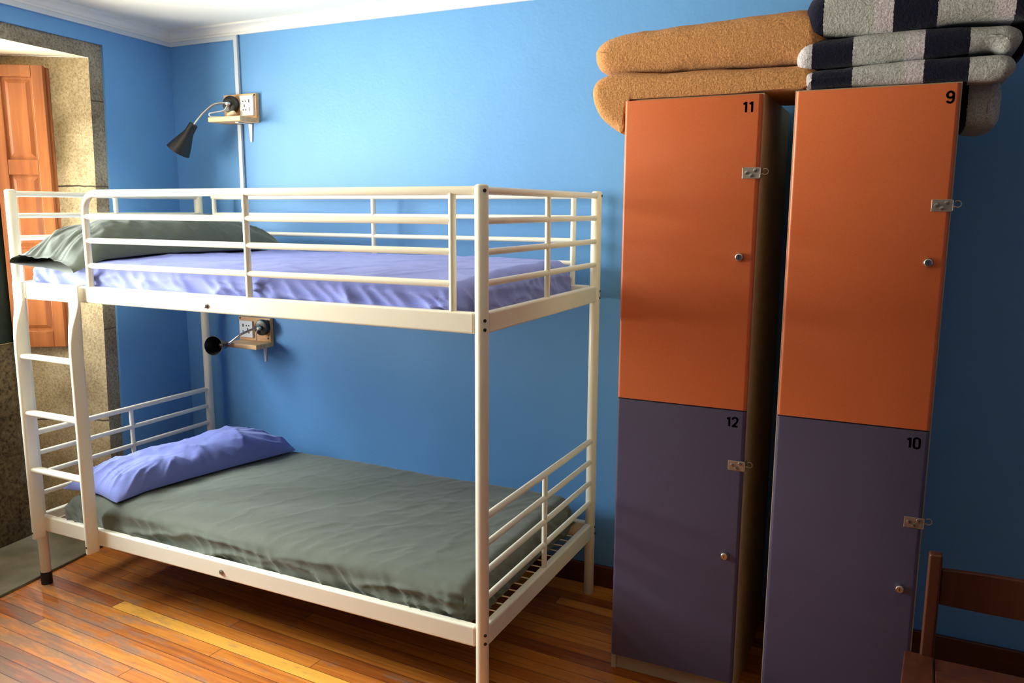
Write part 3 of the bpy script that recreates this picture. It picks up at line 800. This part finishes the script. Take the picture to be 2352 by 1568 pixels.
l2 = lamp((.327, yb - .026, .961), (.10, -1, .0), [(.327, yb - .045, .961), (.306, yb - .060, .957), (.262, yb - .100, .932), (.215, yb - .125, .892), (.184, yb - .128, .882)],
     (.212, .748, .894), .046, .105,
     [(.318, yb - .045, .955), (.312, yb - .052, .930), (.308, yb - .045, .905), (.300, yb - .035, .8965)],
     'black gooseneck lamp on the lower socket shelf turned outward beneath the bunk')
# cable trunking and conduit on the wall
bm = B()
box(bm, (corner.x + .004, YB - .013, 2.2965), (.205, YB - .0008, 2.3165)); box(bm, (.2005, YB - .014, 2.0505), (.2225, YB - .0008, 2.3165))
box(bm, (.2005, YB - .014, 1.0035), (.2225, YB - .0008, 1.9150))
prism(bm, [W(S_C - .016, .0008, 2.2965), W(-1.5, .0008, 2.2965), W(-1.5, .013, 2.2965), W(S_C - .016, .013, 2.2965)], (0, 0, .02))
tag(obj('cable_conduit', bm, M['conduit'], bevel=.002), 'white cable conduit running under the cornice and down the blue wall', 'conduit')

# ------------------------------------------------------------------ lockers
YL = .423
def ribbon(bm, pts, w, mtx, closed=False):
    pts = [V((p[0], p[1], 0)) for p in pts]; n = len(pts); Lf = []; Rt = []
    for i in range(n):
        a = pts[i - 1] if (i or closed) else pts[0]; b = pts[(i + 1) % n] if (i < n - 1 or closed) else pts[-1]
        t = (b - a).normalized(); nn = V((-t.y, t.x, 0)) * w / 2
        Lf.append(bm.verts.new(mtx @ (pts[i] + nn))); Rt.append(bm.verts.new(mtx @ (pts[i] - nn)))
    for i in range(n if closed else n - 1):
        j = (i + 1) % n; bm.faces.new((Lf[i], Lf[j], Rt[j], Rt[i]))
def digit_strokes(ch):
    if ch == '1': return [([(.0, .78), (.20, .90), (.20, .99)], False), ([(.26, 0), (.26, 1.0)], False)]
    if ch == '0': return [([(.25 + .25 * math.cos(a), .5 + (.26 if math.sin(a) > 0 else -.26) + .24 * math.sin(a)) if abs(math.sin(a)) > 1e-3 else (.25 + .25 * math.cos(a), .5) for a in [2 * PI * k / 24 for k in range(24)]], True)]
    if ch == '2':
        p = [(.25 - .25 * math.cos(a), .74 + .25 * math.sin(a)) for a in [PI * k / 10 for k in range(11)]]
        return [(p + [(.46, .55), (.30, .33), (.02, .02)], False), ([(-.04, .055), (.54, .055)], False)]
    if ch == '9':
        p = [(.25 + .25 * math.cos(a), .70 + .26 * math.sin(a)) for a in [2 * PI * k / 20 for k in range(20)]]
        q = [(.50, .72), (.50, .30)] + [(.25 + .25 * math.cos(a), .26 + .24 * math.sin(a)) for a in [-PI * k / 10 for k in range(1, 10)]]
        return [(p, True), (q, False)]
def number(txt, x, z, y, h, parent):
    bm = B(); adv = .72 if '0' not in txt and '2' not in txt else .74
    tot = {'11': .95, '12': 1.2, '10': 1.15, '9': .5}[txt]
    cx = -tot / 2
    for ch in txt:
        mtx = Matrix.Translation((x + cx * h, y, z - h / 2)) @ Matrix.Rotation(PI / 2, 4, 'X') @ Matrix.Diagonal((h, h, h, 1))
        for pts, cl in digit_strokes(ch): ribbon(bm, pts, .195, mtx, cl)
        cx += .58 if ch == '1' else .7
    bmesh.ops.solidify(bm, geom=bm.faces[:], thickness=.0006)
    return obj('number', bm, M['ink'], parent)
def locker(x0, x1, nums, hz, label):
    depth = .545
    o = empty('locker', ((x0 + x1) / 2, YL + depth / 2, 0)); tag(o, label, 'locker', 'tall two-door lockers')
    t = .016; yc = YL + .020                         # doors lie in front of the carcass edge
    bm = B()
    box(bm, (x0, yc, 0), (x0 + t, YL + depth, 1.852)); box(bm, (x1 - t, yc, 0), (x1, YL + depth, 1.852))
    box(bm, (x0 + t, yc, 1.852 - t), (x1 - t, YL + depth, 1.852)); box(bm, (x0 + t, yc, .050), (x1 - t, YL + depth, .066))
    box(bm, (x0 + t, yc + .002, .930), (x1 - t, YL + depth, .946)); box(bm, (x0 + t, YL + depth - .006, .066), (x1 - t, YL + depth, 1.852 - t))
    obj('carcass', bm, M['carcass'], o, bevel=.0012)
    bxo('plinth', (x0 + t + .0004, yc + .006, .0008), (x1 - t - .0004, yc + .020, .0495), M['carcass'], o, .001)
    for (za, zb, mat, num, hzz, kz, ccl) in ((.9405, 1.8465, 'orange', nums[0], hz[0], 1.393, 'orange door'), (.061, .9365, 'purple', nums[1], hz[1], .4805, 'dark purple door')):
        # door with softly rounded vertical edges
        bm = B(); a, b = x0 + .0035, x1 - .0035; r = .010
        pl = [(a, YL + .0185)] + [(a + r - r * math.cos(q), YL + r - r * math.sin(q)) for q in [PI / 2 * k / 6 for k in range(7)]] + [(b - r + r * math.sin(q), YL + r - r * math.cos(q)) for q in [PI / 2 * k / 6 for k in range(7)]] + [(b, YL + .0185)]
        prism(bm, [(p[0], p[1], za) for p in pl], (0, 0, zb - za))
        d = obj('door', bm, M[mat], o, smooth=True, angle=30); d['label'] = ccl + ' numbered ' + num
        number(num, x1 - (.040 if len(num) > 1 else .026), zb - .034, YL - .0004, .0285, d)
        # cam lock
        lx = x1 - .0435
        bm = B(); lathe(bm, [(.0125, 0), (.0125, .004), (.0105, .009), (.0105, .013), (.0085, .0145)], aim((lx, YL + .0005, kz), (0, -1, 0)), 24)
        k = obj('lock', bm, M['chrome'], d, smooth=True, angle=35)
        bm = B(); box(bm, (lx - .0012, YL - .0148, kz - .005), (lx + .0012, YL - .0138, kz + .005)); obj('keyhole', bm, M['hole'], d)
        # hasp plate wrapping the door edge, three screws, staple ring beside it
        hw = .049; hx1 = x1 + .0015
        bm = B(); box(bm, (hx1 - hw, YL - .0022, hzz - .0155), (hx1, YL - .0002, hzz + .0155)); box(bm, (hx1 - .0002, YL - .0022, hzz - .013), (hx1 + .0016, YL + .03, hzz + .013))
        h = obj('hasp', bm, M['nickel'], d, bevel=.0008)
        for (u, w) in ((-.037, .001), (-.024, -.007), (-.014, .007)):
            bm = B(); lathe(bm, [(.0058, 0), (.005, .0024), (.002, .0034)], aim((hx1 + u, YL - .0022, hzz + w), (0, -1, 0)), 14); obj('screw', bm, M['bolt'], h, smooth=True)
        bm = B(); ring = [(hx1 + .012 + .0085 * math.cos(q), YL + .012, hzz + .004 + .0085 * math.sin(q)) for q in [PI * .75 - 1.55 * PI * k / 14 for k in range(15)]]
        tube(bm, [(hx1, YL + .012, hzz - .001)] + ring[::-1] if False else ring, .0014, 8); tube(bm, [(hx1 - .001, YL + .012, hzz - .003), (hx1 + .006, YL + .012, hzz - .003)], .002, 8)
        obj('staple', bm, M['nickel'], h, smooth=True)
    return o
locker(2.287, 2.6925, ('11', '12'), (1.631, .769), 'tall locker with doors numbered 11 and 12, nearer the bunk bed')
locker(2.7745, 3.1785, ('9', '10'), (1.541, .677), 'tall locker with doors numbered 9 and 10, beside the dark chair')

# ------------------------------------------------------------------ blankets
def profile_layer(bm, poly, y0, y1, r, mod, u0=0.0, nseg=40, ny=22, lay=None, stick=None):
    """closed XZ outline swept along y, with soft rounded ends; mod(p, yfrac) displaces"""
    pts = [V((p[0], p[1])) for p in poly]
    # resample
    seglen = [(pts[(i + 1) % len(pts)] - pts[i]).length for i in range(len(pts))]; tot = sum(seglen); n = nseg; res = []
    for k in range(n):
        d = tot * k / n; i = 0
        while d > seglen[i]: d -= seglen[i]; i += 1
        res.append(pts[i].lerp(pts[(i + 1) % len(pts)], d / seglen[i]))
    area = sum(res[i].x * res[(i + 1) % n].y - res[(i + 1) % n].x * res[i].y for i in range(n))
    nor = []
    for i in range(n):
        t = (res[(i + 1) % n] - res[i - 1]).normalized(); nn = V((t.y, -t.x)) if area > 0 else V((-t.y, t.x)); nor.append(nn)
    rings = []
    stations = [(y0 + r * (1 - math.cos(a)), r * (1 - math.sin(a))) for a in [PI / 2 * k / 7 for k in range(8)]]
    for k in range(1, ny): stations.append((y0 + r + (y1 - y0 - 2 * r) * k / ny, 0))
    stations += [(y1 - r * (1 - math.cos(a)), r * (1 - math.sin(a))) for a in [PI / 2 * k / 7 for k in range(7, -1, -1)]]
    for (y, ins) in stations:
        ring = []
        for i in range(n):
            p = res[i] - nor[i] * (ins * (.06 if stick and stick(res[i]) else 1))
            q = mod(V((p.x, y, p.y)), V((nor[i].x, 0, nor[i].y)))
            v = bm.verts.new(q); v[lay] = u0; ring.append(v)
        rings.append(ring)
    for a, b in zip(rings, rings[1:]):
        for k in range(n): bm.faces.new((a[k], a[(k + 1) % n], b[(k + 1) % n], b[k]))
    for ring, fl_ in ((rings[0], 1), (rings[-1], 0)):
        cap = bm.faces.new(ring if fl_ else ring[::-1])
        bmesh.ops.triangulate(bm, faces=[cap], ngon_method='BEAUTY')
def rect_profile(x0, x1, z0, z1, r, k=6, rr=None):
    pts = []; rr = rr or r
    for cx, cz, a0, r in ((x1 - rr, z0 + rr, -PI / 2, rr), (x1 - rr, z1 - rr, 0, rr), (x0 + r, z1 - r, PI / 2, r), (x0 + r, z0 + r, PI, r)):
        for i in range(k + 1):
            a = a0 + PI / 2 * i / k; pts.append((cx + r * math.cos(a), cz + r * math.sin(a)))
    return pts
def soft(seed, amp=.008, topf=None, lift=0):
    def f(p, n):
        q = V(p)
        w = fbm(q, 6, seed, 3) * amp + (ridge(nz((q.x * 4, q.y * 3, q.z * 8), 1.5, seed)) - .4) * amp * .5
        q += n * w
        if topf: q = topf(q, n, p)
        return q
    return f
def blanket(name, layers, mat, label, group=None):
    bm = B(); lay = bm.verts.layers.float.new('fabric_u')
    for (poly, ya, yb2, r, mod, u0, ns, *st) in layers: profile_layer(bm, poly, ya, yb2, r, mod, u0, ns, 24, lay, st[0] if st else None)
    o = obj(name, bm, mat, smooth='all'); sub = o.modifiers.new('sub', 'SUBSURF'); sub.levels = 1; sub.render_levels = 1
    return tag(o, label, 'blanket', group)
ZT = 1.852
def tanup(q, n, p):
    if n.z > .2: q.z += .016 * sstep(2.35, 2.75, q.x) - .016 * sstep(2.32, 2.18, q.x)
    return q
tan_low = [(2.290, ZT + .001), (2.80, ZT + .001), (2.825, ZT + .010), (2.836, 1.885), (2.825, 1.909), (2.80, 1.921), (2.5, 1.926), (2.30, 1.933), (2.225, 1.928), (2.190, 1.914), (2.178, 1.892), (2.179, 1.868), (2.190, 1.838), (2.207, 1.808), (2.232, 1.782), (2.26, 1.762), (2.276, 1.752), (2.284, 1.760), (2.2845, 1.81), (2.2848, 1.84)]
def low_mod(q, n, p):
    # keep clear of the locker
    if p.x < 2.2875 and p.z < ZT: q.x = min(q.x, 2.2855)
    else: q.z = max(q.z, ZT + .001)
    return q
blanket('folded_blanket', [
    (tan_low, .434, .80, .034, soft(1.3, .006, low_mod), 0, 110, lambda p: (p.x > 2.27 and p.y < ZT + .004)),
    (rect_profile(2.172, 2.850, 1.930, 2.056, .058), .438, .80, .055, soft(4.4, .007, tanup), 0, 90)],
    M['tan'], 'tan fleece blanket folded in two on the lockers, its left end sagging')
# fabric_u = x - 2.80 for the lower blanket so that navy starts at 2.815
per = .272
pl_lo = [(2.80, ZT + .001), (3.165, ZT + .001), (3.24, ZT - .002), (3.272, ZT + .004), (3.286, ZT + .018), (3.290, 1.885), (3.282, 1.901), (3.262, 1.909), (3.0, 1.911), (2.84, 1.903), (2.800, 1.898), (2.793, 1.885), (2.7935, 1.866)]
pl_flap = [(3.183, 1.872), (3.183, 1.80), (3.184, 1.758), (3.198, 1.744), (3.235, 1.739), (3.262, 1.744), (3.271, 1.762), (3.274, 1.82), (3.270, 1.860), (3.255, 1.872)]
def pfl(q, n, p):
    q.x = max(q.x, 3.182); return q
pl_mid = [(2.80, 1.905), (2.95, 1.911), (3.05, 1.914), (3.2, 1.922), (3.235, 1.927), (3.262, 1.912), (3.288, 1.918), (3.302, 1.945), (3.297, 1.968), (3.27, 1.985), (3.1, 1.988), (2.95, 1.986), (2.84, 1.981), (2.795, 1.976), (2.778, 1.962), (2.772, 1.935), (2.778, 1.912)]
def plo(q, n, p):
    if p.x < 3.185: q.z = max(q.z, ZT + .001)
    return q
blanket('folded_blanket', [
    (pl_lo, .426, .80, .026, soft(7.7, .004, plo), -2.815 + per * 4, 90),
    (pl_flap, .50, .78, .03, soft(3.7, .004, pfl), -2.822 + per * 4, 60),
    (pl_mid, .430, .80, .034, soft(2.9, .005), -2.812 + per * 4, 90)],
    M['stripe'], 'navy and grey striped fleece blanket folded directly on the locker, hanging over its right side', 'striped fleece blankets')
pl_top = [(2.815, 1.989), (3.0, 1.987), (3.12, 1.994), (3.2, 2.000), (3.35, 1.993), (3.42, 1.996), (3.436, 2.03), (3.43, 2.085), (3.40, 2.112), (3.1, 2.118), (2.86, 2.112), (2.805, 2.096), (2.788, 2.065), (2.788, 2.03), (2.797, 2.002)]
blanket('folded_blanket', [(pl_top, .428, .80, .045, soft(5.5, .007), -3.006 + per * 4, 90), ([(3.296, 1.915), (3.312, 1.912), (3.318, 1.99), (3.316, 2.02), (3.298, 2.02), (3.294, 1.98)], .52, .64, .006, soft(5.1, .002), -3.006 + per * 4, 24)],
        M['stripe'], 'navy and grey striped fleece blanket on top of the other striped blanket', 'striped fleece blankets')

# ------------------------------------------------------------------ chair
ch = empty('wooden_chair', (3.37, -.05, 0)); tag(ch, 'dark red-brown wooden chair standing in front of the right locker', 'chair')
cm = M['chair']
CY = .10
def taper_box(name, pts0, pts1, mat, parent, bev=.004):
    bm = B(); a = [bm.verts.new(V(p)) for p in pts0]; b = [bm.verts.new(V(p)) for p in pts1]
    bm.faces.new(a[::-1]); bm.faces.new(b)
    for k in range(4): bm.faces.new((a[k], a[(k + 1) % 4], b[(k + 1) % 4], b[k]))
    return obj(name, bm, mat, parent, bevel=bev)
for xa in (3.184, 3.560):
    for (ya, yb2, zb, nm) in ((CY - .004, CY + .026, .7215, 'back_post'),):
        bm = B(); box(bm, (xa, ya, 0), (xa + .030, yb2, zb)); obj(nm, bm, cm, ch, bevel=.006, seg=3)
for xa in (3.150, 3.585):
    bm = B(); box(bm, (xa, -.335, 0), (xa + .032, -.303, .437)); obj('leg', bm, cm, ch, bevel=.004)
# curved top rail
def crail(za, zb, nm):
    bm = B(); n = 14; R = []
    for k in range(n + 1):
        x = 3.2142 + (3.5598 - 3.2142) * k / n; t = (k / n - .5) * 2; y = CY + .012 + .022 * (1 - t * t); bow = -.012 * (1 - t * t)
        R.append([bm.verts.new((x, y - .009, za + bow)), bm.verts.new((x, y + .009, za + bow)), bm.verts.new((x, y + .009, zb + bow * .2)), bm.verts.new((x, y - .009, zb + bow * .2))])
    for a, b in zip(R, R[1:]):
        for k in range(4): bm.faces.new((a[k], a[(k + 1) % 4], b[(k + 1) % 4], b[k]))
    bm.faces.new(R[0][::-1]); bm.faces.new(R[-1]); return obj(nm, bm, cm, ch, bevel=.003)
crail(.596, .684, 'top_rail')
# seat: two side boards that splay toward the front, boards across between them
ZSE = .462
taper_box('side_board', [(3.150, CY + .005, .440), (3.214, CY + .005, .440), (3.205, -.34, .440), (3.128, -.34, .440)], [(3.150, CY + .005, ZSE), (3.214, CY + .005, ZSE), (3.205, -.34, ZSE), (3.128, -.34, ZSE)], cm, ch)
taper_box('side_board', [(3.560, CY + .005, .440), (3.624, CY + .005, .440), (3.646, -.34, .440), (3.569, -.34, .440)], [(3.560, CY + .005, ZSE), (3.624, CY + .005, ZSE), (3.646, -.34, ZSE), (3.569, -.34, ZSE)], cm, ch)
k = 0; y = CY + .003
for w in (.066, .085, .085, .085, .10):
    dz = -.003 if k == 0 else 0
    bm = B(); box(bm, (3.2146, y - w + .003, .442), (3.5594, y, ZSE + dz - .001)); obj('seat_board', bm, cm, ch, bevel=.003); y -= w; k += 1
for ya in (CY - .02, -.33):
    bm = B(); box(bm, (3.182, ya, .385), (3.590, ya + .018, .4395)); obj('apron', bm, cm, ch, bevel=.003)

# ------------------------------------------------------------------ light
w = bpy.data.worlds.new('daylight'); bpy.context.scene.world = w; w.use_nodes = True
nt = w.node_tree; bg = nt.nodes['Background']
tc = N(nt, 'ShaderNodeTexCoord'); sx = N(nt, 'ShaderNodeSeparateXYZ'); L(nt, tc, 'Generated', sx, 0)
# outdoor light shaped for the room: bright low band, dim middle, bright overhead
mr = N(nt, 'ShaderNodeMapRange'); mr.inputs[1].default_value = -1; mr.inputs[2].default_value = 1; L(nt, sx, 2, mr, 0)
rp = ramp(nt, [(0, (.80, .72, .58)), (.38, (1.3, 1.2, 1.0)), (.46, (1.25, 1.17, 1.04)), (.53, (1.25, 1.18, 1.06)), (.62, (.70, .72, .74)), (.70, (.75, .80, .86)), (.78, (1.45, 1.5, 1.55)), (.9, (1.5, 1.6, 1.75)), (1, (1.2, 1.35, 1.6))]); L(nt, mr, 0, rp, 0)
dt = N(nt, 'ShaderNodeVectorMath', operation='DOT_PRODUCT'); L(nt, tc, 'Generated', dt, 0); dt.inputs[1].default_value = (-1, -.10, 0)
ra = ramp(nt, [(.40, (.20, .20, .20)), (.58, (.32, .32, .32)), (.80, (.80, .80, .80)), (1, (1.15, 1.15, 1.15))]); L(nt, dt, 'Value', ra, 0)  # brighter straight out from the window, added to even the wall's light
wm = N(nt, 'ShaderNodeMix', data_type='RGBA', blend_type='MULTIPLY'); wm.inputs[0].default_value = 1
L(nt, rp, 0, wm, 6); L(nt, ra, 0, wm, 7); L(nt, wm, 2, bg, 0)
bg.inputs[1].default_value = 26.0
def portal(name, dl, dr, z0, z1):
    ld = bpy.data.lights.new(name, 'AREA'); ld.shape = 'RECTANGLE'; ld.size = dr - dl; ld.size_y = z1 - z0
    ld.cycles.is_portal = True
    o = bpy.data.objects.new(name, ld); C.objects.link(o)
    o.location = W((dl + dr) / 2, DEEP - .10, (z0 + z1) / 2)
    z = -WN; x = WD; y = z.cross(x)
    o.rotation_euler = Matrix((x, y, z)).transposed().to_euler()
portal('window_daylight', DL, DR, ZS, Z_IN)

# ------------------------------------------------------------------ camera
cd = bpy.data.cameras.new('camera'); cam = bpy.data.objects.new('camera', cd); C.objects.link(cam)
cd.sensor_fit = 'HORIZONTAL'; cd.sensor_width = 36; cd.lens = 1852.93 / 2352 * 36; cd.clip_start = .05
cam.location = (3.08005, -1.97053, 1.52836); cam.rotation_euler = (1.407771, -.00407, .4524195)
sc = bpy.context.scene; sc.camera = cam
sc.view_settings.view_transform = 'Standard'; sc.view_settings.look = 'None'; sc.view_settings.gamma = 1
sc.view_settings.exposure = 1.4
sc.cycles.max_bounces = 8; sc.cycles.diffuse_bounces = 5; sc.cycles.glossy_bounces = 3; sc.cycles.adaptive_threshold = .03
sc.cycles.sample_clamp_indirect = 8
